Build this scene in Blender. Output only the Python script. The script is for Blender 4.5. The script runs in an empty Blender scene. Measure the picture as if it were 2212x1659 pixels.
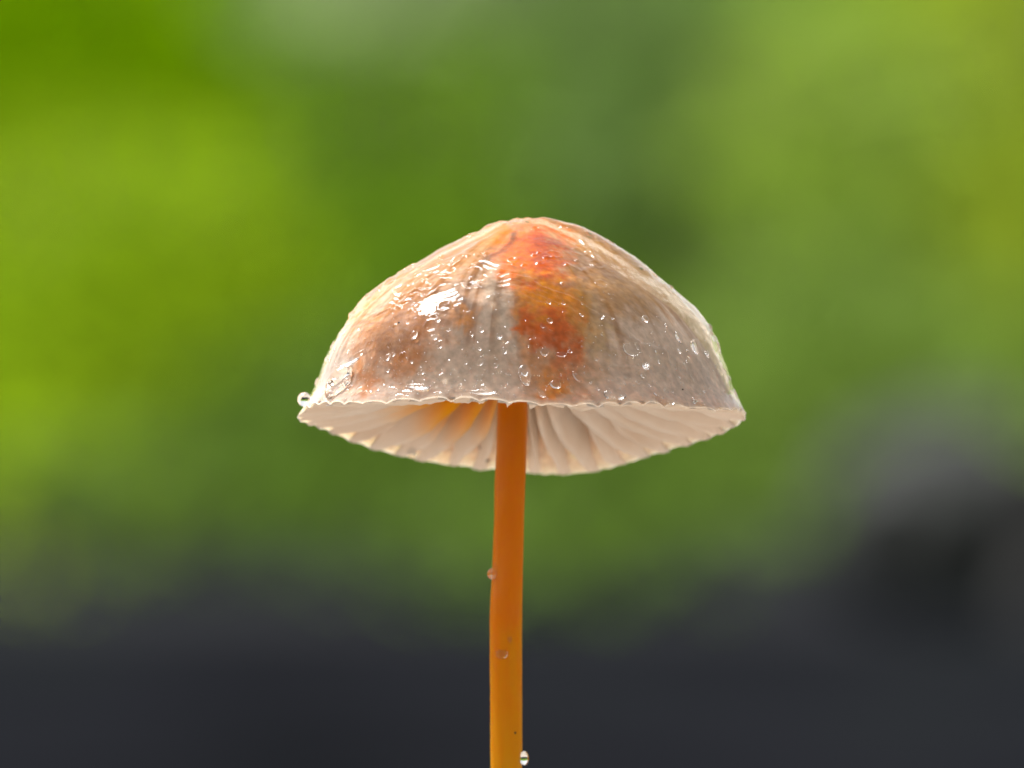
import bpy, bmesh, math, random
import numpy as np
from mathutils import Vector, Matrix, noise
from mathutils.bvhtree import BVHTree

random.seed(7); np.random.seed(7)
sc = bpy.context.scene
C = sc.collection
R = math.radians
MM = 0.001
ORG = Vector((0, 0, 0.060))        # centre of the cap's rim, 60 mm above the ground
PX = 0.02475                       # mm per photo pixel (2212 px wide copy) at the mushroom

# ------------------------------------------------------------------ camera
PITCH = R(1.36); DIST = 0.45
FW = Vector((0, math.cos(PITCH), math.sin(PITCH)))
UP = Vector((0, -math.sin(PITCH), math.cos(PITCH)))
RT = Vector((1, 0, 0))
aim = ORG + Vector(((1106 - 1126) * PX * MM, 0, (900 - 829.5) * PX * MM))
CAM = aim - FW * DIST
LENS = 36 * DIST / (2212 * PX * MM)
KPX = 2212 * LENS / 36
cd = bpy.data.cameras.new('camera'); cam = bpy.data.objects.new('camera', cd); C.objects.link(cam)
cam.location = CAM; cam.rotation_euler = (math.pi / 2 + PITCH, 0, 0)
cd.sensor_width = 36; cd.lens = LENS; cd.clip_start = 0.01; cd.clip_end = 500
cd.dof.use_dof = True; cd.dof.focus_distance = DIST - 0.0065; cd.dof.aperture_fstop = LENS / 7.2
sc.camera = cam

def proj(P):                                   # n x 3 array -> photo pixels
    d = P - np.array(CAM)
    f = d @ np.array(FW)
    return 1106 + d[:, 0] / f * KPX, 829.5 - (d @ np.array(UP)) / f * KPX
def ray(px, py):
    return (FW + RT * ((px - 1106) / KPX) - UP * ((py - 829.5) / KPX)).normalized()
def at(px, py, Y):                             # point on the ray at depth Y (world y)
    r = ray(px, py); return CAM + r * ((Y - CAM.y) / r.y)

# ------------------------------------------------------------------ world, sun, exposure
SUN_DIR = Vector((-0.40, 0.23, 0.88)).normalized()
w = bpy.data.worlds.new('World'); sc.world = w; w.use_nodes = True
nt = w.node_tree; bg = nt.nodes['Background']
sky = nt.nodes.new('ShaderNodeTexSky'); sky.sky_type = 'NISHITA'; sky.sun_disc = False
sky.sun_elevation = math.asin(SUN_DIR.z); sky.sun_rotation = math.atan2(SUN_DIR.x, SUN_DIR.y)
sky.dust_density = 4.0; sky.air_density = 1.0
hs = nt.nodes.new('ShaderNodeHueSaturation'); hs.inputs['Saturation'].default_value = 0.10
nt.links.new(sky.outputs[0], hs.inputs['Color']); nt.links.new(hs.outputs[0], bg.inputs[0])
bg.inputs[1].default_value = 0.055
sl = bpy.data.lights.new('sun', 'SUN'); sl.energy = 1.5; sl.angle = R(26); sl.color = (1, 0.98, 0.965)
so = bpy.data.objects.new('sun', sl); C.objects.link(so)
so.rotation_euler = (-SUN_DIR).to_track_quat('-Z', 'Y').to_euler()
so.location = (-3, 2, 6)
sc.view_settings.view_transform = 'Standard'; sc.view_settings.look = 'None'
sc.view_settings.exposure = 2.0; sc.view_settings.gamma = 1.0
sc.view_settings.use_curve_mapping = False
sc.render.engine = 'CYCLES'
cy = sc.cycles
cy.max_bounces = 14; cy.transmission_bounces = 10; cy.glossy_bounces = 6; cy.diffuse_bounces = 5
cy.transparent_max_bounces = 16; cy.caustics_reflective = False; cy.caustics_refractive = True
cy.use_denoising = True; cy.sample_clamp_indirect = 6.0; cy.blur_glossy = 0.3

# ------------------------------------------------------------------ helpers
def lin(r, g, b):
    f = lambda c: (c / 255 / 12.92) if c / 255 <= 0.04045 else ((c / 255 + 0.055) / 1.055) ** 2.4
    return (f(r), f(g), f(b), 1)
class Mat:
    def __init__(s, name):
        s.m = bpy.data.materials.new(name); s.m.use_nodes = True
        s.t = s.m.node_tree; s.t.nodes.clear()
        s.out = s.n('ShaderNodeOutputMaterial')
    def n(s, kind, **kw):
        x = s.t.nodes.new(kind)
        for k, v in kw.items():
            if k in x.inputs: x.inputs[k].default_value = v
            else: setattr(x, k, v)
        return x
    def l(s, a, b): s.t.links.new(a, b)
    def surf(s, sock): s.l(sock, s.out.inputs['Surface']); return s.m
def ramp(mt, stops):
    r = mt.n('ShaderNodeValToRGB'); e = r.color_ramp.elements
    while len(e) < len(stops): e.new(0.5)
    for i, (p, c) in enumerate(stops): e[i].position = p; e[i].color = c
    return r
def mesh_obj(name, verts, faces, mat, parent=None, smooth=True, origin=None, fix=False):
    V = np.asarray(verts, dtype=float)
    o0 = np.array(origin if origin is not None else (0, 0, 0), dtype=float)
    me = bpy.data.meshes.new(name); me.from_pydata((V - o0).tolist(), [], [tuple(f) for f in faces])
    me.materials.append(mat)
    if fix:
        bm = bmesh.new(); bm.from_mesh(me); bmesh.ops.recalc_face_normals(bm, faces=bm.faces); bm.to_mesh(me); bm.free()
    if smooth: me.shade_smooth()
    o = bpy.data.objects.new(name, me); C.objects.link(o)
    if parent is not None:
        o.parent = parent; o.location = Vector(o0) - parent.location if origin is not None else -parent.location
    else: o.location = Vector(o0)
    return o
def tag(o, label, cat, group=None, kind=None):
    o['label'] = label
    if cat: o['category'] = cat
    if group: o['group'] = group
    if kind: o['kind'] = kind
    return o
def empty(name, loc):
    o = bpy.data.objects.new(name, None); C.objects.link(o); o.location = loc; o.empty_display_size = 0.01
    return o
def smooth01(x): x = np.clip(x, 0, 1); return x * x * (3 - 2 * x)
def fbm(P, s, oct=3, seed=0):
    off = Vector((seed * 7.3, seed * 3.1, seed * 5.7))
    return np.array([noise.fractal(Vector(p) * s + off, 0.6, 2.0, oct) for p in P.tolist()])
def seg_dist(px, py, pts):
    """distance to a polyline, side (positive above it) and position along it 0..1"""
    best = np.full(px.shape, 1e9); along = np.zeros(px.shape)
    n = len(pts) - 1
    for i in range(n):
        ax, ay = pts[i]; bx, by = pts[i + 1]
        vx, vy = bx - ax, by - ay; L2 = vx * vx + vy * vy
        t = np.clip(((px - ax) * vx + (py - ay) * vy) / L2, 0, 1)
        d = np.hypot(px - ax - t * vx, py - ay - t * vy)
        m = d < best; best[m] = d[m]; along[m] = (i + t[m]) / n
    return best, along

# ------------------------------------------------------------------ the ground and the bank
def ground_mat():
    m = Mat('dark_wet_soil')
    tc = m.n('ShaderNodeTexCoord')
    mp = m.n('ShaderNodeMapping'); mp.inputs['Scale'].default_value = (2.6, .32, 1); m.l(tc.outputs['Object'], mp.inputs[0])
    nz = m.n('ShaderNodeTexNoise', Scale=1.0, Detail=5.0, Roughness=.6); m.l(mp.outputs[0], nz.inputs['Vector'])
    rp = ramp(m, [(0.36, (0.0042, 0.0046, 0.0054, 1)), (0.50, (0.0086, 0.0091, 0.0112, 1)), (0.66, (0.0104, 0.0130, 0.0122, 1))]); m.l(nz.outputs['Fac'], rp.inputs[0])
    b = m.n('ShaderNodeBsdfDiffuse'); m.l(rp.outputs[0], b.inputs['Color'])
    return m.surf(b.outputs[0])
def bounce_litter_mat():
    m = Mat('pale_leaf_litter')
    tc = m.n('ShaderNodeTexCoord')
    vo = m.n('ShaderNodeTexVoronoi', Scale=28.0); m.l(tc.outputs['Object'], vo.inputs['Vector'])
    rp = ramp(m, [(0.0, (0.22, 0.185, 0.145, 1)), (1.0, (0.40, 0.355, 0.30, 1))]); m.l(vo.outputs['Color'], rp.inputs[0])
    b = m.n('ShaderNodeBsdfDiffuse'); m.l(rp.outputs[0], b.inputs['Color'])
    return m.surf(b.outputs[0])
def bank_mat():
    m = Mat('bank_undergrowth')
    tc = m.n('ShaderNodeTexCoord')
    nz = m.n('ShaderNodeTexNoise', Scale=1.4, Detail=5.0); m.l(tc.outputs['Object'], nz.inputs['Vector'])
    rp = ramp(m, [(0.3, (0.12, 0.22, 0.02, 1)), (0.7, (0.19, 0.31, 0.03, 1))]); m.l(nz.outputs['Fac'], rp.inputs[0])
    b = m.n('ShaderNodeBsdfPrincipled', Roughness=0.95); b.inputs['Specular IOR Level'].default_value = 0.1
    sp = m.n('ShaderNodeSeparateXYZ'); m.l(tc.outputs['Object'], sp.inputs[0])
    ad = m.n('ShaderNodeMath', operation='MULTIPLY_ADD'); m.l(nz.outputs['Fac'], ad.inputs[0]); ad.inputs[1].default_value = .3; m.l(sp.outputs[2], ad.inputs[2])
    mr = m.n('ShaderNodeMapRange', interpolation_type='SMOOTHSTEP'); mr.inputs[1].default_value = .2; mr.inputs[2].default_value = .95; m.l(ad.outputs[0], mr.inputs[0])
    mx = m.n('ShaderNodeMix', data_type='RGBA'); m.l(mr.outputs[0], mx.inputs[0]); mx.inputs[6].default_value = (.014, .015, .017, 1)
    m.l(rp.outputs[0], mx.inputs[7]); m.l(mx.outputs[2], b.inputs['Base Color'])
    return m.surf(b.outputs[0])
def sheet(name, x0, x1, y0, y1, nx, ny, h, mat):
    V = []; F = []
    for j in range(ny + 1):
        for i in range(nx + 1):
            x = x0 + (x1 - x0) * i / nx; y = y0 + (y1 - y0) * j / ny
            V.append((x, y, h(x, y)))
    for j in range(ny):
        for i in range(nx):
            a = j * (nx + 1) + i; F.append((a, a + 1, a + nx + 2, a + nx + 1))
    return mesh_obj(name, V, F, mat)
def gh(x, y):
    near = min(1, math.hypot(x, y) / 2)
    return 0.02 * near * noise.noise(Vector((x * 0.7, y * 0.7, 0)))
g = sheet('ground', -60, 60, -40, 80, 120, 120, gh, ground_mat()); g['kind'] = 'structure'
g['label'] = 'dark bluish wet soil stretching away behind the mushroom'
lv = [(0, 0, 0.001)]; lf = []                                    # pale patch added below the view to bounce light up onto the gills
for j in range(1, 9):
    for k in range(48):
        a = 2 * math.pi * k / 48; r_ = j / 8 * 0.45 * (1 + .12 * noise.noise(Vector((math.cos(a) * 2, math.sin(a) * 2, 1))))
        x, y = r_ * math.cos(a), r_ * math.sin(a); lv.append((x, y, gh(x, y) + .004 * (1 - j / 8) + .0005))
for k in range(48): lf.append((0, 1 + k, 1 + (k + 1) % 48))
for j in range(7):
    for k in range(48):
        a = 1 + j * 48 + k; b_ = 1 + j * 48 + (k + 1) % 48; lf.append((a, a + 48, b_ + 48, b_))
lt = mesh_obj('leaf_litter', lv, lf, bounce_litter_mat()); lt['kind'] = 'structure'; lt['label'] = 'pale leaf litter that the mushroom grows from'
def bz(y):
    t = max(0.0, min(1.0, (y - 14.4) / 3.0)); return -0.05 + 2.4 * t * t * (3 - 2 * t)
def bh(x, y):
    y0 = y + 0.012 * x * x
    return bz(y0) + (0.10 * noise.noise(Vector((x * 0.8, y * 0.8, 3))) if y0 > 14.5 else 0)
_by = np.linspace(14.4, 17.4, 200); _bz = np.array([bz(v) for v in _by])
def bank_y(x, z): return float(np.interp(z, _bz, _by)) - 0.012 * x * x
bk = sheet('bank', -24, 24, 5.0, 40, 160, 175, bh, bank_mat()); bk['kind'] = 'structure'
bk['label'] = 'low green bank rising behind the shrubs'

# ------------------------------------------------------------------ background shrubs (out of focus)
def leaf_mat(name, col, var=0.25, trans=0.22):
    m = Mat(name)
    at_ = m.n('ShaderNodeAttribute', attribute_name='tone')
    mul = m.n('ShaderNodeMix', data_type='RGBA', blend_type='MULTIPLY'); mul.inputs[0].default_value = 1
    rp = ramp(m, [(0, (1 - var,) * 3 + (1,)), (1, (1 + var, 1 + var, 1, 1))]); m.l(at_.outputs['Fac'], rp.inputs[0])
    mul.inputs[6].default_value = col; m.l(rp.outputs[0], mul.inputs[7])
    d = m.n('ShaderNodeBsdfDiffuse'); t = m.n('ShaderNodeBsdfTranslucent'); mx = m.n('ShaderNodeMixShader', Fac=trans)
    m.l(mul.outputs[2], d.inputs[0]); m.l(mul.outputs[2], t.inputs[0])
    m.l(d.outputs[0], mx.inputs[1]); m.l(t.outputs[0], mx.inputs[2])
    return m.surf(mx.outputs[0])
bark = Mat('shrub_bark'); _b = bark.n('ShaderNodeBsdfPrincipled', Roughness=0.9)
_nz = bark.n('ShaderNodeTexNoise', Scale=30.0); _rp = ramp(bark, [(0.3, (0.03, 0.024, 0.018, 1)), (0.7, (0.07, 0.055, 0.04, 1))])
bark.l(_nz.outputs['Fac'], _rp.inputs[0]); bark.l(_rp.outputs[0], _b.inputs['Base Color']); bark = bark.surf(_b.outputs[0])

def foliage_mesh(c, rx, rz, n, leaf, rng):
    """leaf blades (folded along the midrib) in an uneven crown that leans on the bank"""
    V = np.zeros((n, 6, 3)); tone = np.repeat(rng.random(n), 6)
    a0 = rng.random(n) * 2 * math.pi; ph = rng.random(3) * 6
    lump = 1 + .16 * np.sin(3 * a0 + ph[0]) + .10 * np.sin(7 * a0 + ph[1])
    rad = np.minimum(np.abs(rng.normal(size=n)) ** .75 * .72, 1.7)
    x = c[0] + rx * rad * lump * np.cos(a0); z = np.maximum(.03, c[2] + rz * rad * lump * np.sin(a0))
    hgt = rng.random(n) ** .7 * .07 * np.sqrt(np.clip(1.1 - rad ** 2, 0.05, 1)) + .02
    y = np.array([bank_y(p, q) for p, q in zip(x.tolist(), z.tolist())]) - hgt * .8
    z = z + hgt * .5
    cen = np.stack([x, y, z], 1)
    up = rng.normal(size=(n, 3)) * 0.38 + np.array([0, -0.55, 0.83]); up /= np.linalg.norm(up, axis=1)[:, None]
    a = rng.normal(size=(n, 3)); a -= (a * up).sum(1)[:, None] * up; a /= np.linalg.norm(a, axis=1)[:, None]
    b = np.cross(up, a); s = leaf * (0.7 + 0.6 * rng.random(n))[:, None]
    V[:, 0] = cen - a * s * 0.5
    V[:, 1] = cen + b * s * 0.30 + up * s * 0.09 - a * s * .1
    V[:, 2] = cen + b * s * 0.20 + up * s * 0.06 + a * s * .25
    V[:, 3] = cen + a * s * 0.55 - up * s * 0.05
    V[:, 4] = cen - b * s * 0.20 + up * s * 0.06 + a * s * .25
    V[:, 5] = cen - b * s * 0.30 + up * s * 0.09 - a * s * .1
    F = []
    for i in range(n):
        k = 6 * i; F.append((k, k + 1, k + 2, k + 3)); F.append((k, k + 3, k + 4, k + 5))
    return V.reshape(-1, 3), F, tone
def tube(pts, rads, seg=8):
    V = []; F = []
    for i, (p, r) in enumerate(zip(pts, rads)):
        p = Vector(p); q = Vector(pts[min(i + 1, len(pts) - 1)]) - Vector(pts[max(i - 1, 0)])
        q.normalize(); a = q.orthogonal().normalized() if abs(q.z) < .9 else Vector((1, 0, 0)); a = (a - q * a.dot(q)).normalized(); b = q.cross(a)
        for k in range(seg):
            t = 2 * math.pi * k / seg; V.append(p + a * (r * math.cos(t)) + b * (r * math.sin(t)))
    for i in range(len(pts) - 1):
        for k in range(seg):
            F.append((i * seg + k, i * seg + (k + 1) % seg, (i + 1) * seg + (k + 1) % seg, (i + 1) * seg + k))
    F.append(tuple(range(seg))[::-1]); F.append(tuple(range((len(pts) - 1) * seg, len(pts) * seg)))
    return V, F
def shrub(name, label, px, py, rxp, rzp, mat, leaf=0.075, n=2200, group=None, seed=1, world=None):
    rng = np.random.default_rng(seed)
    if world is None:
        D = 15.0
        for _ in range(12): c = at(px, py, D); D = bank_y(c.x, c.z)
    else: c = Vector((world[0], bank_y(*world), world[1])); D = 15.0
    s = PX * MM * (D - CAM.y) / DIST
    rx, rz = rxp * s, rzp * s
    low = max(0.02, c.z - rz * .8)
    root = empty(name, (c.x, bank_y(c.x, low), low)); tag(root, label, 'shrub', group)
    V, F, tone = foliage_mesh(c, rx, rz, n, leaf, rng)
    o = mesh_obj('foliage', V, F, mat, root, smooth=False, origin=c)
    a = o.data.attributes.new('tone', 'FLOAT', 'POINT'); a.data.foreach_set('value', tone)
    b0 = root.location + Vector((0, 0.02, -0.03))
    for k in range(5):
        tx = c.x + (k - 2) * .28 * rx; tz = c.z + rz * (.5 - .1 * abs(k - 2))
        tip = Vector((tx, bank_y(tx, tz) - .08, tz + .06)); mx_ = (b0.x + tx) / 2; mz_ = (b0.z + tz) / 2
        mid = Vector((mx_, bank_y(mx_, mz_) - .05, mz_ + .04))
        V, F = tube([b0, b0.lerp(mid, .5) + Vector((0, -.03, .02)), mid, tip], [.014, .012, .009, .004], 6)
        mesh_obj('stem', V, F, bark, root)
    return root
L = {k: leaf_mat('leaf_' + k, v, trans=.25) for k, v in dict(
    bright=(0.40, 0.58, 0.02, 1), deep=(0.31, 0.54, 0.002, 1), mid=(0.24, 0.42, 0.03, 1),
    pale=(0.54, 0.66, 0.38, 1), grey=(0.28, 0.43, 0.13, 1), light=(0.41, 0.57, 0.10, 1),
    dark=(0.12, 0.22, 0.03, 1), yellow=(0.42, 0.54, 0.05, 1), olive=(0.30, 0.45, 0.09, 1), low=(0.17, 0.29, 0.045, 1)).items()}
shrub('shrub', 'saturated deep green shrub at the top left corner of the bank', 60, 10, 470, 340, L['deep'], seed=11, n=3400)
shrub('shrub', 'bright yellow-green shrub left of the mushroom cap', 270, 580, 540, 400, L['bright'], seed=12, n=3200)
shrub('shrub', 'darker mid-green shrub behind the left shoulder of the cap', 880, 430, 340, 500, L['mid'], seed=13, n=2600)
shrub('shrub', 'pale grey-green round shrub above the mushroom', 900, -80, 380, 250, L['pale'], seed=14, n=2600)
shrub('shrub', 'dull grey-green shrub directly above the cap', 1330, 150, 330, 400, L['grey'], seed=15, n=2400)
shrub('shrub', 'light green shrub right of the cap', 1760, 330, 400, 340, L['light'], seed=16, n=2600)
shrub('shrub', 'small dark green shrub behind the right shoulder of the cap', 1440, 560, 190, 170, L['dark'], seed=22, n=900)
shrub('shrub', 'yellowish autumn shrub at the right end of the bank', 2330, 260, 430, 480, L['yellow'], seed=17, n=2400)
shrub('shrub', 'olive green shrub behind the right rim of the cap', 1720, 740, 520, 260, L['olive'], seed=18, n=2600)
shrub('shrub', 'low dull green shrub around the mushroom stem', 1000, 880, 640, 230, L['low'], seed=19, n=2600)
shrub('shrub', 'sparse dark green low shrub at the foot of the bank behind the stem', 1150, 1170, 520, 100, L['low'], seed=20, n=190)
shrub('shrub', 'thin scattered low shrub at the foot of the bank under the yellow-green one', 250, 1090, 480, 110, L['low'], seed=21, n=220)
# the bank stays overgrown on both sides
rr = random.Random(3)
kinds = ['bright', 'mid', 'grey', 'light', 'olive', 'low', 'deep']
for i in range(9):
    x = -1.75 - 1.0 * i
    for sx, off_, lab, grp in ((1, 0, 'leafy shrub on the bank beyond the yellow-green one', 'bank shrubs on the left side'),
                               (-1, 3, 'leafy shrub on the bank beyond the yellowish one', 'bank shrubs on the right side')):
        shrub('shrub', lab, 0, 0, 640, 620, L[kinds[(i + off_) % 7]], seed=40 + i + off_ * 7, n=1700, group=grp, leaf=.1, world=(x * sx + (.3 if sx < 0 else 0), .62 + rr.uniform(-.1, .2)))

# dull boulder and dark stump on the right, both far out of focus
def rock(name, label, cat, px, py, D, rxp, rzp, col, seed):
    c = at(px, py, D); s = PX * MM * (D - CAM.y) / DIST
    bm = bmesh.new(); bmesh.ops.create_icosphere(bm, subdivisions=4, radius=1)
    for v in bm.verts:
        k = 1 + 0.22 * noise.fractal(v.co * 1.3 + Vector((seed, 0, 0)), .6, 2, 4)
        v.co = Vector((v.co.x * rxp * s, v.co.y * rxp * s * .8, v.co.z * rzp * s)) * k
    me = bpy.data.meshes.new(name); bm.to_mesh(me); bm.free(); me.shade_smooth()
    m = Mat(name + '_stone'); nz = m.n('ShaderNodeTexNoise', Scale=7.0, Detail=6.0)
    rp = ramp(m, [(.3, tuple(v * .7 for v in col) + (1,)), (.7, tuple(v * 1.3 for v in col) + (1,))]); b = m.n('ShaderNodeBsdfPrincipled', Roughness=.9)
    m.l(nz.outputs['Fac'], rp.inputs[0]); m.l(rp.outputs[0], b.inputs['Base Color']); me.materials.append(m.surf(b.outputs[0]))
    o = bpy.data.objects.new(name, me); C.objects.link(o); o.location = c
    return tag(o, label, cat)
rock('boulder', 'dull grey boulder at the foot of the olive shrub', 'boulder', 2050, 1130, 14.2, 270, 230, (.036, .039, .034), 4)
def stump():
    D = 12.2; c = at(2420, 1330, D); s = PX * MM * (D - CAM.y) / DIST
    root = empty('tree_stump', (c.x, D, gh(c.x, D))); tag(root, 'near-black rotten tree stump at the right end of the boulder', 'tree stump')
    top = at(2420, 980, D).z; V = []; F = []; n = 40; rows = 14
    for j in range(rows + 1):
        t = j / rows; z = -0.03 + (top + .03) * t
        for k in range(n):
            a = 2 * math.pi * k / n
            r = 185 * s * (1 + .35 * (1 - t) ** 3 + .08 * math.sin(5 * a + 1) * (1.2 - t) + .05 * noise.noise(Vector((math.cos(a) * 2, math.sin(a) * 2, t * 3))))
            V.append((c.x + r * math.cos(a), D + r * math.sin(a), z + (.03 * noise.noise(Vector((math.cos(a) * 3, math.sin(a) * 3, 5))) if j == rows else 0)))
    for j in range(rows):
        for k in range(n): F.append((j * n + k, j * n + (k + 1) % n, (j + 1) * n + (k + 1) % n, (j + 1) * n + k))
    m = Mat('rotten_bark'); nz = m.n('ShaderNodeTexNoise', Scale=12.0, Detail=6.0); rp = ramp(m, [(.3, (.006, .005, .005, 1)), (.7, (.022, .02, .018, 1))])
    b = m.n('ShaderNodeBsdfPrincipled', Roughness=.95); m.l(nz.outputs['Fac'], rp.inputs[0]); m.l(rp.outputs[0], b.inputs['Base Color']); m = m.surf(b.outputs[0])
    mesh_obj('bark', V, F, m, root)
    T = [(c.x + (v[0] - c.x) * .98, D + (v[1] - D) * .98, v[2] - .01) for v in V[-n:]]
    mesh_obj('cut_face', T, [tuple(range(n))], m, root, smooth=False)
stump()

# ------------------------------------------------------------------ mushroom: cap shape
TAU = R(8.0)                                                     # the cap leans back a little
prof_l = [(0, 436), (24, 432), (50, 421), (84, 404), (130, 382), (186, 352), (230, 325), (280, 293), (328, 255), (376, 208), (411, 160), (431, 120), (443, 85), (456, 50), (474, 24), (484, 8)]
prof_r = [(0, 436), (30, 433), (62, 421), (98, 405), (144, 382), (198, 350), (252, 313), (306, 275), (354, 238), (390, 198), (418, 152), (438, 110), (450, 70), (462, 36), (475, 12), (483, 0)]
def resample(p, n=400):
    p = np.array(p, float); s = np.linspace(0, 1, len(p)); q = np.linspace(0, 1, n)
    out = np.stack([np.interp(q, s, p[:, i]) for i in (0, 1)], 1)
    k = np.ones(31) / 31
    pad0 = out[30:0:-1] * np.array([-1, 1]); pad1 = 2 * out[-1] - out[-2:-32:-1]
    e = np.concatenate([pad0, out, pad1])
    sm = np.stack([np.convolve(e[:, i], k, 'same') for i in (0, 1)], 1)[30:30 + n]
    sm[0, 0] = 0
    return sm
PL, PR = resample(prof_l), resample(prof_r)
NG = 46                                                          # long gills
def cap_point(th, t, inset=0.0):
    """th, t arrays -> mm positions in the cap's own frame, then leaned back. th=0 is right, -pi/2 the front"""
    q = np.linspace(0, 1, 400)
    wgt = (1 + np.cos(th)) / 2
    r = np.interp(t, q, PL[:, 0]) * (1 - wgt) + np.interp(t, q, PR[:, 0]) * wgt
    z = np.interp(t, q, PL[:, 1]) * (1 - wgt) + np.interp(t, q, PR[:, 1]) * wgt
    r = r * PX; z = z * PX
    e = smooth01((t - 0.45) / 0.55)
    z = z - 1.25 * np.sin(th) ** 2 * e                           # rim hangs lower at front and back
    z += e * (0.16 * np.sin(3 * th + .6) + 0.10 * np.sin(7 * th + 2) * e)
    r = r * (1 - 0.05 * np.sin(th) ** 2) * (1 + e * (.008 * np.sin(5 * th + 1) + .006 * np.sin(11 * th)))
    c = smooth01((t - 0.90) / 0.10)
    gp = NG * th / 2 + .8 * np.sin(5 * th) + .5 * np.sin(8 * th + 2)
    cusp = (1 - np.abs(np.sin(gp))) ** 1.4
    am = .15 + .10 * np.sin(13 * th + 1) * np.sin(6 * th) + .05 * np.clip(-np.sin(th), 0, 1)
    z = z - c * am * (cusp - .25) * (.45 + .55 * smooth01(.5 - np.sin(th)))    # rim scalloped by the gill ends
    r = r + smooth01((t - .86) / .14) * 0.03 * np.cos(NG * th + 1.2 * np.sin(5 * th))
    r = r + .03 * np.sin(9 * th + 4 * t) * smooth01(t / .3)
    if np.any(inset):
        r = r - inset * np.interp(t, [0, .3, .6, 1], [0, .5, .8, .9]); z = z - inset * np.interp(t, [0, .3, .6, 1], [1, .85, .6, .15])
    x = r * np.cos(th); y = r * np.sin(th)
    yy = y * math.cos(TAU) + z * math.sin(TAU); zz = -y * math.sin(TAU) + z * math.cos(TAU)
    return np.stack([x, yy, zz], -1)
def to_world(P): return np.asarray(P) * MM + np.array(ORG)

base = Vector(((1093 - 1126) * PX * MM, 0.0006, 0))
mush = empty('mushroom', base)
tag(mush, 'small wet mushroom with a translucent beige cap and an orange stem', 'mushroom')

# --- cap flesh: outer skin + inner face as one closed shell
nth, ntt = 640, 200
th = np.linspace(0, 2 * math.pi, nth, endpoint=False)
ts = np.concatenate([np.linspace(0.004, .9, ntt - 50), np.linspace(.9, 1, 51)[1:]])
TH, T = np.meshgrid(th, ts)
def film_mean(th, t):                                            # how deep the flesh lies under the clear film
    return (.26 + .36 * np.clip(np.cos(th), 0, 1) ** 2 * smooth01((t - .12) / .2) * smooth01((.93 - t) / .35)) * smooth01((1.0 - t) / .22)
outer = cap_point(TH, T, film_mean(TH, T))
ti = ts[::-4]
THi, Ti = np.meshgrid(th, ti)
inset = np.interp(Ti, [0, .25, .6, .9, 1], [2.6, 1.5, .75, .38, .09])
inner = cap_point(THi, Ti, inset + film_mean(THi, Ti) * .8)
rows = np.concatenate([outer, inner]); nr = rows.shape[0]
V = to_world(rows.reshape(-1, 3))
F = []
for j in range(nr - 1):
    a = j * nth + np.arange(nth); b = j * nth + (np.arange(nth) + 1) % nth
    F += np.stack([a, a + nth, b + nth, b], 1).tolist()
F.append(tuple(range(nth))); F.append(tuple(range((nr - 1) * nth, nr * nth))[::-1])

# pigment: where the flesh is stained
px, py = proj(V); front = (V[:, 1] < 0.004)
wx = fbm(V / MM, 1.1, 4, 1) * 26; wy = fbm(V / MM, 1.1, 4, 2) * 34
fine = fbm(V / MM, 3.2, 3, 3)
qx = px + wx; qy = py + wy
tt_all = np.concatenate([T.ravel(), Ti.ravel()]); th_all = np.concatenate([TH.ravel(), THi.ravel()])
def blob(cx, cy, rx, ry, soft=.85):
    d = np.hypot((qx - cx) / rx, (qy - cy) / ry); return smooth01((1 + soft - d) / (2 * soft)) * front
def mixc(A, c, f): return A * (1 - f)[:, None] + np.array(c[:3]) * f[:, None]
pale = lin(218, 188, 164); tan = lin(158, 112, 60); ochre = lin(142, 86, 28); amber = lin(226, 138, 0); orange = lin(216, 100, 0); red = lin(172, 56, 0); yell = lin(200, 154, 62); rust = lin(196, 112, 4)
streak = .5 + .5 * np.array([noise.fractal(Vector((math.cos(a) * 9, math.sin(a) * 9, t * 1.2)), .6, 2, 3) for a, t in zip(th_all.tolist(), tt_all.tolist())])
rib = .5 + .5 * np.cos(NG * th_all)
up = smooth01((.80 - tt_all + .10 * (streak - .5) * 2) / .5)
col = mixc(np.tile(np.array(pale[:3]), (len(V), 1)), tan, up * .9)
col = mixc(col, ochre, np.clip(up * smooth01((streak - .42) / .25) * .55, 0, 1))
col = mixc(col, lin(206, 188, 168), smooth01((tt_all - .35) / .3) * rib * .22)
col = mixc(col, ochre, smooth01((streak - .56) / .12) * smooth01((.93 - tt_all) / .3) * .45)
for (cx, cy, rx, ry, c, f) in [
        (895, 690, 60, 55, rust, .7), (880, 785, 44, 46, rust, .9), (925, 650, 70, 44, ochre, .7), (795, 725, 34, 50, rust, .75), (785, 820, 30, 40, rust, .85), (850, 730, 40, 30, ochre, .6),
        (1000, 690, 26, 26, amber, .6), (960, 560, 90, 34, ochre, .55), (1290, 590, 50, 45, ochre, .6), (1370, 640, 60, 40, tan, .6), (1255, 700, 26, 60, yell, .75),
        (1300, 745, 20, 50, yell, .5), (1075, 700, 22, 120, lin(204, 188, 162), .3), (1215, 800, 60, 70, amber, .55), (1190, 835, 24, 34, amber, .8), (1225, 770, 26, 36, orange, .6),
        (1140, 770, 22, 80, amber, .45), (1460, 800, 150, 90, lin(224, 198, 172), .6), (1000, 820, 120, 50, lin(220, 196, 170), .5), (1330, 640, 120, 50, lin(186, 136, 76), .5),
        (1150, 540, 62, 44, orange, .95), (1110, 555, 32, 44, orange, .8), (1185, 590, 36, 60, orange, .95), (1190, 655, 60, 48, amber, .95), (1200, 705, 50, 30, orange, .9),
        (1160, 640, 50, 30, lin(222, 136, 30), .6), (1150, 700, 26, 22, orange, .9), (1165, 520, 34, 20, red, .8), (1180, 560, 26, 44, red, .55), (1215, 735, 30, 18, orange, .8)]:
    col = mixc(col, c, blob(cx, cy, rx, ry) * f)
col = mixc(col, lin(214, 190, 170), smooth01((tt_all - .93) / .06) * .8)
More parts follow.
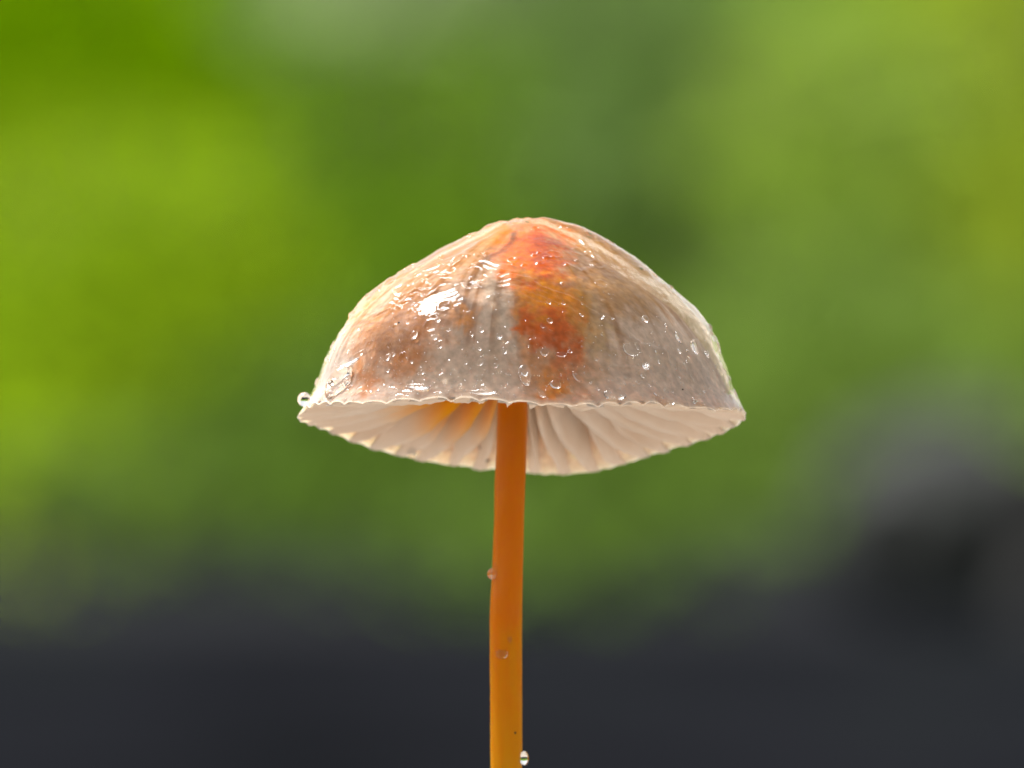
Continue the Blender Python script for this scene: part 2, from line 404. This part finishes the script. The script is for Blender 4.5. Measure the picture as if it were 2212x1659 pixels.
col[nth * ntt:] = np.array(lin(240, 222, 204)[:3])               # pale inner face
col *= (1 + .16 * fine)[:, None]
col = np.clip(col, 0.002, .9)

def flesh_mat(name, use_attr=None, color=None, radius=(1.0, .55, .32), scale=.0006, rough=.5, spec=.3, bump=None):
    m = Mat(name)
    b = m.n('ShaderNodeBsdfPrincipled', Roughness=rough); b.inputs['Specular IOR Level'].default_value = spec
    b.subsurface_method = 'RANDOM_WALK'; b.inputs['Subsurface Weight'].default_value = 1.0
    b.inputs['Subsurface Radius'].default_value = radius; b.inputs['Subsurface Scale'].default_value = scale
    if use_attr:
        a = m.n('ShaderNodeAttribute', attribute_name=use_attr)
        tc = m.n('ShaderNodeTexCoord'); nz = m.n('ShaderNodeTexNoise', Scale=2600.0, Detail=4.0); m.l(tc.outputs['Object'], nz.inputs['Vector'])
        rp = ramp(m, [(.3, (.84, .82, .80, 1)), (.7, (1.1, 1.1, 1.1, 1))]); m.l(nz.outputs['Fac'], rp.inputs[0])
        mu = m.n('ShaderNodeMix', data_type='RGBA', blend_type='MULTIPLY'); mu.inputs[0].default_value = 1
        m.l(a.outputs['Color'], mu.inputs[6]); m.l(rp.outputs[0], mu.inputs[7]); m.l(mu.outputs[2], b.inputs['Base Color'])
    return m, b
m, b = flesh_mat('cap_flesh', use_attr='pigment', radius=(1.0, .88, .74), scale=.0004, spec=.03)
cap_m = m.surf(b.outputs[0])
cap = mesh_obj('cap', V, F, cap_m, mush, fix=True)
ca = cap.data.attributes.new('pigment', 'FLOAT_COLOR', 'POINT')
ca.data.foreach_set('color', np.concatenate([col, np.ones((len(col), 1))], 1).ravel())
cap['label'] = 'translucent beige cap with a red-orange streak and amber stains'

# --- clear gelatinous film over the cap
fth, ftt = 1000, 430
th = np.linspace(0, 2 * math.pi, fth, endpoint=False); ts = np.linspace(0.003, .985, ftt)
TH, T = np.meshgrid(th, ts)
P = cap_point(TH, T)
dth = np.roll(P, -1, 1) - np.roll(P, 1, 1); dt = np.gradient(P, axis=0)
N = np.cross(dth, dt); N /= np.linalg.norm(N, axis=2)[..., None] + 1e-12
if N[200, 0, 0] < 0: N = -N
P = P.reshape(-1, 3); N = N.reshape(-1, 3); tf = T.ravel(); hf = TH.ravel()
px, py = proj(to_world(P)); front = smooth01((1.5 - P[:, 1]) / 2.0)
h = np.full(len(P), 0.11)
edge = smooth01((1.0 - tf) / .16)
h += 0.42 * np.clip(np.cos(hf), 0, 1) ** 2 * smooth01((tf - .12) / .2) * smooth01((.93 - tf) / .35)
h += .05 * fbm(P, .33, 2, 5) * smooth01((.9 - tf) / .3)
lump = fbm(P, 1.0, 3, 6)
fine = fbm(P, 2.6, 3, 8)
wx = fbm(P, .7, 2, 9) * 9
fold = [(640, 760), (745, 697), (850, 643), (950, 603), (1010, 590), (1070, 602), (1140, 612), (1220, 640), (1290, 668), (1350, 705), (1400, 742), (1470, 745), (1560, 760)]
d, al = seg_dist(px + wx, py + wx, fold)
fy = np.interp(px, [p[0] for p in fold], [p[1] for p in fold])
above = smooth01((fy - py + 10) / 26) * front
below = 1 - above
h += front * (.16 * above)
h += .03 * lump * (above * .25 + .6) + .006 * fine * (.2 + below)
sgn = fy - py + wx * 1.3
h += front * .013 * np.cos(2 * math.pi * (sgn + 5 * lump) / 10) * np.exp(-((sgn + 4) / 34) ** 2) * smooth01((1110 - px) / 90) * smooth01((px - 700) / 60)
h += front * .010 * np.cos(2 * math.pi * (sgn + 4 * lump) / 9) * np.exp(-((sgn + 14) / 24) ** 2) * smooth01((px - 1110) / 60) * smooth01((1420 - px) / 60)
def ridge(pts, amp, wd, warp=1.0, mask=None):
    d, al = seg_dist(px + wx * warp, py + wx * warp, pts)
    k = np.exp(-(d / wd) ** 2) * smooth01(al / .12) * smooth01((1 - al) / .12) * front
    return 1.9 * amp * k
off = lambda p, dx, dy: [(x + dx, y + dy) for x, y in p]
for dy, am, wd in [(-26, .05, 5), (-14, .07, 4.5), (-2, .08, 5), (9, .06, 4), (19, .04, 4)]:
    h += ridge(off(fold[1:7], dy * .4, dy), am, wd)
for dy, am in [(0, .07), (10, .06), (22, .05), (34, .035)]:
    h += ridge([(1080, 600 + dy * .6), (1150, 612 + dy), (1230, 648 + dy), (1310, 690 + dy * 1.1), (1370, 735 + dy)], am, 4.2)
h += ridge([(1110, 486), (1070, 508), (1030, 540), (1000, 570), (965, 600), (930, 618)], .16, 15)
h += ridge([(1120, 480), (1180, 486), (1260, 515), (1340, 560), (1420, 615)], .06, 12, .3)                       # bright ridge from the apex
h += ridge([(985, 612), (1005, 625), (1040, 628), (1055, 605), (1030, 590), (1015, 600)], .12, 8)
h += ridge([(1282, 752), (1298, 782), (1338, 797), (1380, 800), (1408, 782), (1405, 756), (1378, 742)], .12, 5)
h += ridge([(1290, 684), (1330, 705), (1362, 735), (1385, 750)], .13, 8)
h += ridge([(1395, 745), (1430, 755), (1450, 795)], .07, 4)
h += ridge([(1400, 610), (1450, 660), (1500, 715), (1545, 790), (1575, 860)], .16, 9, .4)      # thick bead of film on the right
h += ridge([(1150, 480), (1230, 505), (1330, 560), (1420, 625)], .10, 9, .4)
h += ridge([(1240, 520), (1270, 545), (1285, 570)], .07, 5)
h += ridge([(1215, 575), (1250, 590), (1290, 580)], .06, 5)
h += ridge([(725, 800), (750, 785), (785, 775)], .10, 6)
rb = random.Random(5)
for _ in range(46):                                                                            # bubbles and pits held in the film
    a = rb.uniform(-math.pi, 0); t0 = rb.uniform(.25, .95)
    c = cap_point(np.array([a]), np.array([t0]))[0]; r = rb.uniform(.14, .42)
    dd = np.linalg.norm(P - c, axis=1)
    h += rb.uniform(.03, .07) * np.exp(-((dd - r) / .07) ** 2) - rb.uniform(0, .05) * np.exp(-(dd / (r * .7)) ** 2)
for _ in range(150):                                                                           # beading on the lower half
    a = rb.uniform(-math.pi, 0); t0 = 1 - rb.random() ** 1.5 * .6
    c = cap_point(np.array([a]), np.array([min(.97, t0)]))[0]; r = rb.uniform(.07, .2)
    dd = np.linalg.norm((P - c) * np.array([1, 1, .8]), axis=1)
    h += r * .55 * np.sqrt(np.clip(1 - (dd / r) ** 2, 0, 1))
h += .075 * np.exp(-((tf - .05) / .09) ** 2) * fbm(P, 2.4, 3, 14) * smooth01((.5 - P[:, 1]) / 2)
h += .10 * np.exp(-(tf / .10) ** 2) * fbm(P * np.array([1, 1, .5]), 1.7, 3, 12)
h = np.clip(h, .035, None) * edge + .01 - .6 * film_mean(hf, tf)
P2 = P + N * h[:, None]
FV = to_world(P2)
FF = []
for j in range(ftt - 1):
    a = j * fth + np.arange(fth); b2 = j * fth + (np.arange(fth) + 1) % fth
    FF += np.stack([a, a + fth, b2 + fth, b2], 1).tolist()
FF.append(tuple(range(fth)))
m = Mat('clear_gelatine_film')
tr = m.n('ShaderNodeBsdfTransparent'); tr.inputs[0].default_value = (.985, .98, .965, 1)
gl = m.n('ShaderNodeBsdfGlossy', Roughness=.035)
fr = m.n('ShaderNodeFresnel', IOR=1.31)
tc = m.n('ShaderNodeTexCoord')
nz = m.n('ShaderNodeTexNoise', Scale=2200.0, Detail=3.0); m.l(tc.outputs['Object'], nz.inputs['Vector'])
bp = m.n('ShaderNodeBump', Strength=.05, Distance=.00004); m.l(nz.outputs['Fac'], bp.inputs['Height'])
m.l(bp.outputs[0], gl.inputs['Normal']); m.l(bp.outputs[0], fr.inputs['Normal'])
mx = m.n('ShaderNodeAddShader'); m.l(fr.outputs[0], gl.inputs['Color'])
tm = m.n('ShaderNodeMath', operation='MULTIPLY_ADD'); m.l(fr.outputs[0], tm.inputs[0]); tm.inputs[1].default_value = -.80; tm.inputs[2].default_value = .985; m.l(tm.outputs[0], tr.inputs[0])
m.l(tr.outputs[0], mx.inputs[0]); m.l(gl.outputs[0], mx.inputs[1])
film_m = m.surf(mx.outputs[0])
film = mesh_obj('wet_film', FV, FF, film_m, cap); film.location = (0, 0, 0)
film['label'] = 'clear rippled glossy film over the cap'
film_bvh = BVHTree.FromPolygons([Vector(v) for v in FV.tolist()], FF)

# ------------------------------------------------------------------ gills
m = Mat('gill_flesh')
geo = m.n('ShaderNodeNewGeometry')
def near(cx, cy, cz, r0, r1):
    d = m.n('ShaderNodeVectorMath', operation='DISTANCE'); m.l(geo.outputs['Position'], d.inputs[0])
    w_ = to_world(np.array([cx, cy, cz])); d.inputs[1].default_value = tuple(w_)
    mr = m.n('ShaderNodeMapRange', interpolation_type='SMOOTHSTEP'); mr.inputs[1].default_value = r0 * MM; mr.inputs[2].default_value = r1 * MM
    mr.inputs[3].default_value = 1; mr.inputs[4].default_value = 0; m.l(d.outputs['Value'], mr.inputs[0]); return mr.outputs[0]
nz = m.n('ShaderNodeTexNoise', Scale=420.0, Detail=4.0); m.l(geo.outputs['Position'], nz.inputs['Vector'])
rp = ramp(m, [(.3, lin(248, 238, 228)), (.7, lin(254, 248, 242))]); m.l(nz.outputs['Fac'], rp.inputs[0])
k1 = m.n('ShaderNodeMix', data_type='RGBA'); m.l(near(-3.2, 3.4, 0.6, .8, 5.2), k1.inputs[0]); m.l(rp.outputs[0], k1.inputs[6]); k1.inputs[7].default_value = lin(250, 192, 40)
shade_tan = m.n('ShaderNodeMix', data_type='RGBA'); m.l(near(0, 0.5, 3.8, 1.2, 6.5), shade_tan.inputs[0]); m.l(k1.outputs[2], shade_tan.inputs[6]); shade_tan.inputs[7].default_value = lin(226, 180, 130)  # tan round the stem top paints the inner gills' shade into their colour
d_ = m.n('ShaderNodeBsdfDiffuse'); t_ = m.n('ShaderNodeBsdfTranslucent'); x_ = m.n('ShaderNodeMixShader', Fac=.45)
m.l(shade_tan.outputs[2], d_.inputs[0]); m.l(shade_tan.outputs[2], t_.inputs[0]); m.l(d_.outputs[0], x_.inputs[1]); m.l(t_.outputs[0], x_.inputs[2])
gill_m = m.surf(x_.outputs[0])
gill_V = []; gill_F = []
def gill(thc, ulen, seed):
    rng = random.Random(seed)
    nu, nv = 34, 8
    u = np.linspace(0, 1, nu); uu = u * ulen
    ph = rng.uniform(0, 6); wob = rng.uniform(.05, .16); ph2 = rng.uniform(0, 6)
    tt = 1 - .80 * uu
    ins = np.interp(tt, [0, .25, .6, .9, 1], [2.6, 1.5, .75, .38, .09]) * .8 + film_mean(np.full(nu, thc), tt) * .8
    dth_ = 0.0
    def inner_at(thx): return cap_point(thx, tt, ins)
    Tp = inner_at(np.full(nu, thc))
    rim = cap_point(np.array([thc]), np.array([1.0]), np.array([.03]))[0]
    # free edge, worked out in the cap's own frame
    rimy = rim[1] * math.cos(TAU) - rim[2] * math.sin(TAU); rimz = rim[1] * math.sin(TAU) + rim[2] * math.cos(TAU)
    rr_ = math.hypot(rim[0], rimy)
    rad = rr_ * (1 - uu) + 1.0 * uu
    zed = rimz - .06 * (1 - u) + (4.3 - rimz) * (.04 * uu + .96 * uu ** 2.5)
    if ulen < .9: zed = zed + (u ** 3) * 2.2
    zed = zed + .035 * np.sin(uu * 34 + ph) * np.sin(u * math.pi) + .02 * np.sin(uu * 71 + ph2)
    ex = rad * math.cos(thc); ey0 = rad * math.sin(thc)
    E = np.stack([ex, ey0 * math.cos(TAU) + zed * math.sin(TAU), -ey0 * math.sin(TAU) + zed * math.cos(TAU)], -1)
    tg = np.array([-math.sin(thc), math.cos(thc) * math.cos(TAU), -math.cos(thc) * math.sin(TAU)])
    Vv = []
    for side in (1, -1):
        for i in range(nu):
            for j in range(nv):
                v = j / (nv - 1)
                p = Tp[i] * (1 - v) + E[i] * v
                lat = wob * math.sin(uu[i] * 7 + ph) * v * math.sin(math.pi * min(1, u[i] * 1.4)) + .10 * math.sin(uu[i] * 15 + ph2) * v * u[i] * (1 - u[i])
                wdt = .038 + (.16 + .30 * (1 - u[i]) ** 3) * (1 - v) ** 2.2
                if j == nv - 1: wdt *= .35
                Vv.append(p + tg * (lat * 1.6 + side * wdt))
    Ff = []
    M = nu * nv
    for i in range(nu - 1):
        for j in range(nv - 1):
            a = i * nv + j; Ff.append((a, a + 1, a + nv + 1, a + nv)); Ff.append((M + a, M + a + nv, M + a + nv + 1, M + a + 1))
        a = i * nv + nv - 1; Ff.append((a, M + a, M + a + nv, a + nv))
        a = i * nv; Ff.append((a, a + nv, M + a + nv, M + a))
    for i in (0, nu - 1):
        for j in range(nv - 1):
            a = i * nv + j; f = (a, M + a, M + a + 1, a + 1); Ff.append(f if i == 0 else f[::-1])
    W = to_world(np.array(Vv))
    k = len(gill_V); gill_V.extend(Vector(v) for v in W.tolist()); gill_F.extend(tuple(q + k for q in f) for f in Ff)
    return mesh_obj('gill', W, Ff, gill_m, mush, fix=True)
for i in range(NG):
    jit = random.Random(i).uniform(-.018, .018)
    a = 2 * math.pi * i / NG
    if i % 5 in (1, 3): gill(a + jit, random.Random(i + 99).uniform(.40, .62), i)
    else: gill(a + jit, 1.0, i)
gill_bvh = BVHTree.FromPolygons(gill_V, gill_F)

# ------------------------------------------------------------------ stem
m, b = flesh_mat('orange_stem', radius=(1.0, .45, .12), scale=.0004, rough=.3, spec=.12)
tc = m.n('ShaderNodeNewGeometry'); sep = m.n('ShaderNodeSeparateXYZ'); m.l(tc.outputs['Position'], sep.inputs[0])
nz = m.n('ShaderNodeTexNoise', Scale=300.0, Detail=4.0); m.l(tc.outputs['Position'], nz.inputs['Vector'])
mpg = m.n('ShaderNodeMapping'); mpg.inputs['Scale'].default_value = (2600, 2600, 300); m.l(tc.outputs['Position'], mpg.inputs[0])
nz2 = m.n('ShaderNodeTexNoise', Scale=1.0, Detail=3.0); m.l(mpg.outputs[0], nz2.inputs['Vector'])
mr = m.n('ShaderNodeMapRange'); mr.inputs[1].default_value = ORG.z - .0215; mr.inputs[2].default_value = ORG.z + .003
m.l(sep.outputs[2], mr.inputs[0])
ad = m.n('ShaderNodeMath', operation='MULTIPLY_ADD'); m.l(nz.outputs['Fac'], ad.inputs[0]); ad.inputs[1].default_value = .45; m.l(mr.outputs[0], ad.inputs[2])
ad2 = m.n('ShaderNodeMath', operation='MULTIPLY_ADD'); m.l(nz2.outputs['Fac'], ad2.inputs[0]); ad2.inputs[1].default_value = .55; m.l(ad.outputs[0], ad2.inputs[2])
rp = ramp(m, [(.25, lin(202, 142, 8)), (.60, lin(202, 136, 2)), (.85, lin(204, 126, 0)), (1.0, lin(206, 116, 0))]); m.l(ad2.outputs[0], rp.inputs[0])
m.l(rp.outputs[0], b.inputs['Base Color'])
bp = m.n('ShaderNodeBump', Strength=.45, Distance=.00012); m.l(nz2.outputs['Fac'], bp.inputs['Height']); m.l(bp.outputs[0], b.inputs['Normal'])
b.inputs['Coat Weight'].default_value = .16; b.inputs['Coat Roughness'].default_value = .08
stem_m = m.surf(b.outputs[0])
path = [(700, 1109, 33), (800, 1108, 33), (880, 1107.5, 33), (960, 1105, 33), (1050, 1101.5, 33.5), (1150, 1099, 33), (1220, 1097, 33), (1290, 1093.5, 34.5), (1330, 1093, 35.2), (1420, 1093, 35), (1560, 1093.5, 34.6), (1660, 1094, 34.2), (2000, 1092, 35), (2600, 1092, 38), (3200, 1093, 44), (3330, 1093, 50)]
ys = np.arange(700, 3331, 6.0); pa = np.array(path, float)
cx = np.interp(ys, pa[:, 0], pa[:, 1]); rw = np.interp(ys, pa[:, 0], pa[:, 2])
kk = np.ones(9) / 9; sm = lambda a: np.convolve(np.pad(a, 4, mode='edge'), kk, 'valid')
cx, rw = sm(cx), sm(rw)
SV = []; SF = []; ns = 56
for i, y in enumerate(ys):
    z = (900 - y) * PX; depth = .6 - max(0, z) * .05
    for k in range(ns):
        a = 2 * math.pi * k / ns
        r = rw[i] * PX * (1 + .03 * noise.noise(Vector((math.cos(a) * 1.5, math.sin(a) * 1.5, y * .012))) + .012 * noise.noise(Vector((math.cos(a) * 4, math.sin(a) * 4, y * .05))))
        SV.append(((cx[i] - 1126) * PX + r * math.cos(a), depth + r * math.sin(a), z))
for i in range(len(ys) - 1):
    for k in range(ns): SF.append((i * ns + k, (i + 1) * ns + k, (i + 1) * ns + (k + 1) % ns, i * ns + (k + 1) % ns))
SF.append(tuple(range(ns))); SF.append(tuple(range((len(ys) - 1) * ns, len(ys) * ns))[::-1])
SW = to_world(np.array(SV))
stem = mesh_obj('stem', SW, SF, stem_m, mush, fix=True)
stem['label'] = 'slender translucent orange stem, deeper red-orange near the cap'
stem_bvh = BVHTree.FromPolygons([Vector(v) for v in SW.tolist()], SF)

# ------------------------------------------------------------------ water droplets
m = Mat('clear_water'); b = m.n('ShaderNodeBsdfPrincipled', Roughness=0.0, IOR=1.333); b.inputs['Transmission Weight'].default_value = 1.0
b.inputs['Base Color'].default_value = (.99, .995, .99, 1)
water = m.surf(b.outputs[0])
def hit(bvh, px, py):
    r = ray(px, py); loc, nor, idx, dist = bvh.ray_cast(CAM, r)
    if loc is None: return None
    if nor.dot(r) > 0: nor = -nor
    return loc, nor
def drop_mesh(rx, ry, hgt, seed, seg=22, rng_=12):
    """bead lying on its local z: rx across, ry along, hgt tall, slightly irregular"""
    V = []; F = []
    for j in range(rng_ + 1):
        p = math.pi * j / rng_
        for k in range(seg):
            a = 2 * math.pi * k / seg
            v = Vector((math.sin(p) * math.cos(a), math.sin(p) * math.sin(a), math.cos(p)))
            f = 1 + .16 * noise.noise(Vector((v.x * 1.2, v.y * 1.2, seed * 3.7)))
            z = v.z if v.z > 0 else v.z * .45
            y = v.y * (1 + .18 * v.y * -1)
            V.append((v.x * rx * f, y * ry * f, z * hgt))
    for j in range(rng_):
        for k in range(seg):
            F.append((j * seg + k, (j + 1) * seg + k, (j + 1) * seg + (k + 1) % seg, j * seg + (k + 1) % seg))
    bm = bmesh.new(); vs = [bm.verts.new(v) for v in V]
    for f in F: bm.faces.new([vs[i] for i in f])
    bmesh.ops.remove_doubles(bm, verts=bm.verts, dist=1e-7)
    bmesh.ops.recalc_face_normals(bm, faces=bm.faces)
    me = bpy.data.meshes.new('water_droplet'); bm.to_mesh(me); bm.free(); me.shade_smooth(); me.materials.append(water)
    return me
def place(bvh, px, py, rx, ry, hf, label, group=None, seed=0, name='water_droplet', roll=0, lift=0):
    r = hit(bvh, px, py)
    if r is None: print('no surface at', px, py); return
    loc, n = r
    me = drop_mesh(rx * PX * MM, ry * PX * MM, hf * min(rx, ry) * PX * MM, seed)
    zax = n; yax = Vector((0, 0, 1)) - n * n.z; yax.normalize(); xax = yax.cross(zax)
    o = bpy.data.objects.new(name, me); C.objects.link(o)
    M = Matrix((xax, yax, zax)).transposed().to_4x4() @ Matrix.Rotation(R(roll), 4, 'Z')
    M.translation = loc + n * lift * MM
    o.matrix_world = M
    return tag(o, label, 'droplet', group)
def bead(x, y, Yd, r, label, sx=1, sz=1):
    """a full round bead clinging to an edge, Yd = its depth in mm"""
    c = at(x, y, ORG.y + Yd * MM); bm = bmesh.new(); bmesh.ops.create_icosphere(bm, subdivisions=4, radius=r * PX * MM)
    for v in bm.verts:
        v.co = Vector((v.co.x * sx, v.co.y, v.co.z * sz * (1 if v.co.z < 0 else 1.05)))
    me = bpy.data.meshes.new('water_droplet'); bm.to_mesh(me); bm.free(); me.shade_smooth(); me.materials.append(water)
    o = bpy.data.objects.new('water_droplet', me); C.objects.link(o); o.location = c
    return tag(o, label, 'droplet')
bead(657, 863, -0.6, 14.5, 'round clear bead of water at the left tip of the cap rim', 1, 1.05)
bead(1065, 1240, 0.2, 12, 'round amber-looking bead of water halfway down the stem', 1.05, 1.02)
bead(1132, 1638, 0.3, 10, 'clear bead of water on the lowest visible part of the stem', 1, 1.5)
place(film_bvh, 735, 822, 27, 42, .9, 'large flat pale drop above the left end of the cap rim', seed=1, roll=-12)
place(film_bvh, 758, 783, 9, 30, .6, 'long glinting streak of water above the large pale drop', seed=2, roll=-62)
place(film_bvh, 1500, 745, 14, 17, .8, 'biggest bright drop on the right shoulder of the cap', seed=3)
place(film_bvh, 1464, 727, 8, 13, .8, 'narrow bright drop beside the biggest drop on the right shoulder', seed=4, roll=15)
place(film_bvh, 1467, 756, 6, 7, .8, 'small drop just below the narrow drop on the right shoulder', seed=5)
place(film_bvh, 1133, 806, 14, 24, .55, 'long oval drop at the left edge of the amber stain', seed=6, roll=8)
place(film_bvh, 1199, 829, 12, 11, .7, 'round drop at the bottom of the amber stain', seed=7)
place(film_bvh, 1176, 759, 9, 10, .8, 'round drop just below the red-orange streak', seed=8)
place(film_bvh, 1213, 765, 12, 6, .7, 'small wide drop under the right foot of the orange streak', seed=9)
place(film_bvh, 1328, 851, 24, 15, .5, 'wide flat drop near the rim right of the stem', seed=10)
place(film_bvh, 1432, 864, 30, 9, .5, 'long flat drop lying along the right front rim', seed=11, roll=-12)
place(film_bvh, 905, 834, 27, 8, .6, 'long flat drop lying along the left front rim', seed=12, roll=-4)
place(film_bvh, 1045, 846, 30, 7, .5, 'thin strip of water along the rim just left of the stem', seed=13)
place(film_bvh, 1396, 790, 8, 14, .8, 'bright elongated drop under the curled ridge of film', seed=14, roll=10)
place(film_bvh, 1365, 752, 22, 15, .45, 'flat blister of water inside the curled ridge of film', seed=16)
place(film_bvh, 895, 722, 9, 11, .7, 'round drop on the amber patch of the left cap side', seed=17)
place(film_bvh, 838, 771, 7, 9, .8, 'small round drop below the left amber patch', seed=18)
place(film_bvh, 946, 690, 6, 8, .8, 'small drop above the amber patch on the left cap side', seed=19)
place(film_bvh, 1079, 725, 6, 9, .8, 'small drop on the pale vertical line of the cap', seed=20)
place(film_bvh, 1245, 812, 6, 14, .7, 'slim slanting drop right of the amber stain', seed=21, roll=30)
place(film_bvh, 1420, 868, 14, 8, .6, 'little drop touching the long flat drop on the right rim', seed=22)
place(film_bvh, 1510, 868, 18, 9, .6, 'drop at the right end of the front rim', seed=23)
place(gill_bvh, 890, 978, 12, 11, .7, 'clear drop clinging to the pale gills left of the stem', seed=24)
place(stem_bvh, 1101, 1381, 5, 7, .7, 'tiny glinting drop on the lower half of the stem', seed=25)
place(stem_bvh, 1084, 1412, 14, 10, .35, 'flat amber drop just under the tiny glinting one on the stem', seed=26)
rg = random.Random(21)
kept = 0; tries = 0
while kept < 80 and tries < 1500:
    tries += 1
    x = rg.uniform(690, 1590); y = rg.uniform(640, 872)
    if y < 640 + abs(x - 1126) * .1 or not hit(film_bvh, x, y): continue
    s = 2.2 + 4.5 * rg.random() ** 2
    if place(film_bvh, x, y, s * rg.uniform(.7, 1.3), s * rg.uniform(.8, 1.5), .95, 'tiny clear water bead among many on the front of the cap', 'tiny beads on the cap', seed=kept + 60, roll=rg.uniform(-40, 40)): kept += 1
# the finest beading: too small and too many to count
bm = bmesh.new()
for k in range(900):
    x = rg.uniform(680, 1600); y = 885 - abs(rg.gauss(0, 95))
    r = hit(film_bvh, x, y)
    if r is None: continue
    loc, n = r; s = rg.uniform(.7, 2.0) * PX * MM
    q = n.to_track_quat('Z', 'Y').to_matrix().to_4x4(); q.translation = loc
    bmesh.ops.create_icosphere(bm, subdivisions=1, radius=1, matrix=q @ Matrix.Diagonal((s, s * rg.uniform(.8, 1.6), s * .8, 1)))
me = bpy.data.meshes.new('fine_mist_beads'); bm.to_mesh(me); bm.free(); me.shade_smooth(); me.materials.append(water)
o = bpy.data.objects.new('fine_mist_beads', me); C.objects.link(o)
tag(o, 'fine mist of minute water beads along the lower cap', 'droplets', kind='stuff')

# ------------------------------------------------------------------ specks of dirt
m = Mat('dirt'); b = m.n('ShaderNodeBsdfPrincipled', Roughness=.8); b.inputs['Base Color'].default_value = (.02, .012, .008, 1); dirt = m.surf(b.outputs[0])
def speck(bvh, x, y, r, label, sx=1.0):
    h_ = hit(bvh, x, y)
    if not h_: return
    loc, n = h_; bm = bmesh.new(); bmesh.ops.create_icosphere(bm, subdivisions=2, radius=r * PX * MM)
    for v in bm.verts: v.co *= 1 + .35 * noise.noise(v.co / (r * PX * MM) * 1.5 + Vector((x, y, 0))); v.co.x *= sx; v.co.z *= 1
    me = bpy.data.meshes.new('dirt_speck'); bm.to_mesh(me); bm.free(); me.materials.append(dirt)
    o = bpy.data.objects.new('dirt_speck', me); C.objects.link(o); o.location = loc
    tag(o, label, 'speck')
speck(gill_bvh, 1037, 967, 2.6, 'dark speck on the gills beside the stem, upper of two')
speck(gill_bvh, 1052, 995, 3.2, 'wide dark speck on the gills beside the stem, lower of two', 2.0)
speck(gill_bvh, 1177, 1008, 2.6, 'brown speck on the gills right of the stem')
speck(stem_bvh, 1113, 1583, 2.6, 'dark speck low on the orange stem')
speck(film_bvh, 862, 697, 2.0, 'black speck on the left side of the cap')
speck(film_bvh, 1475, 841, 1.8, 'black speck on the right side of the cap')
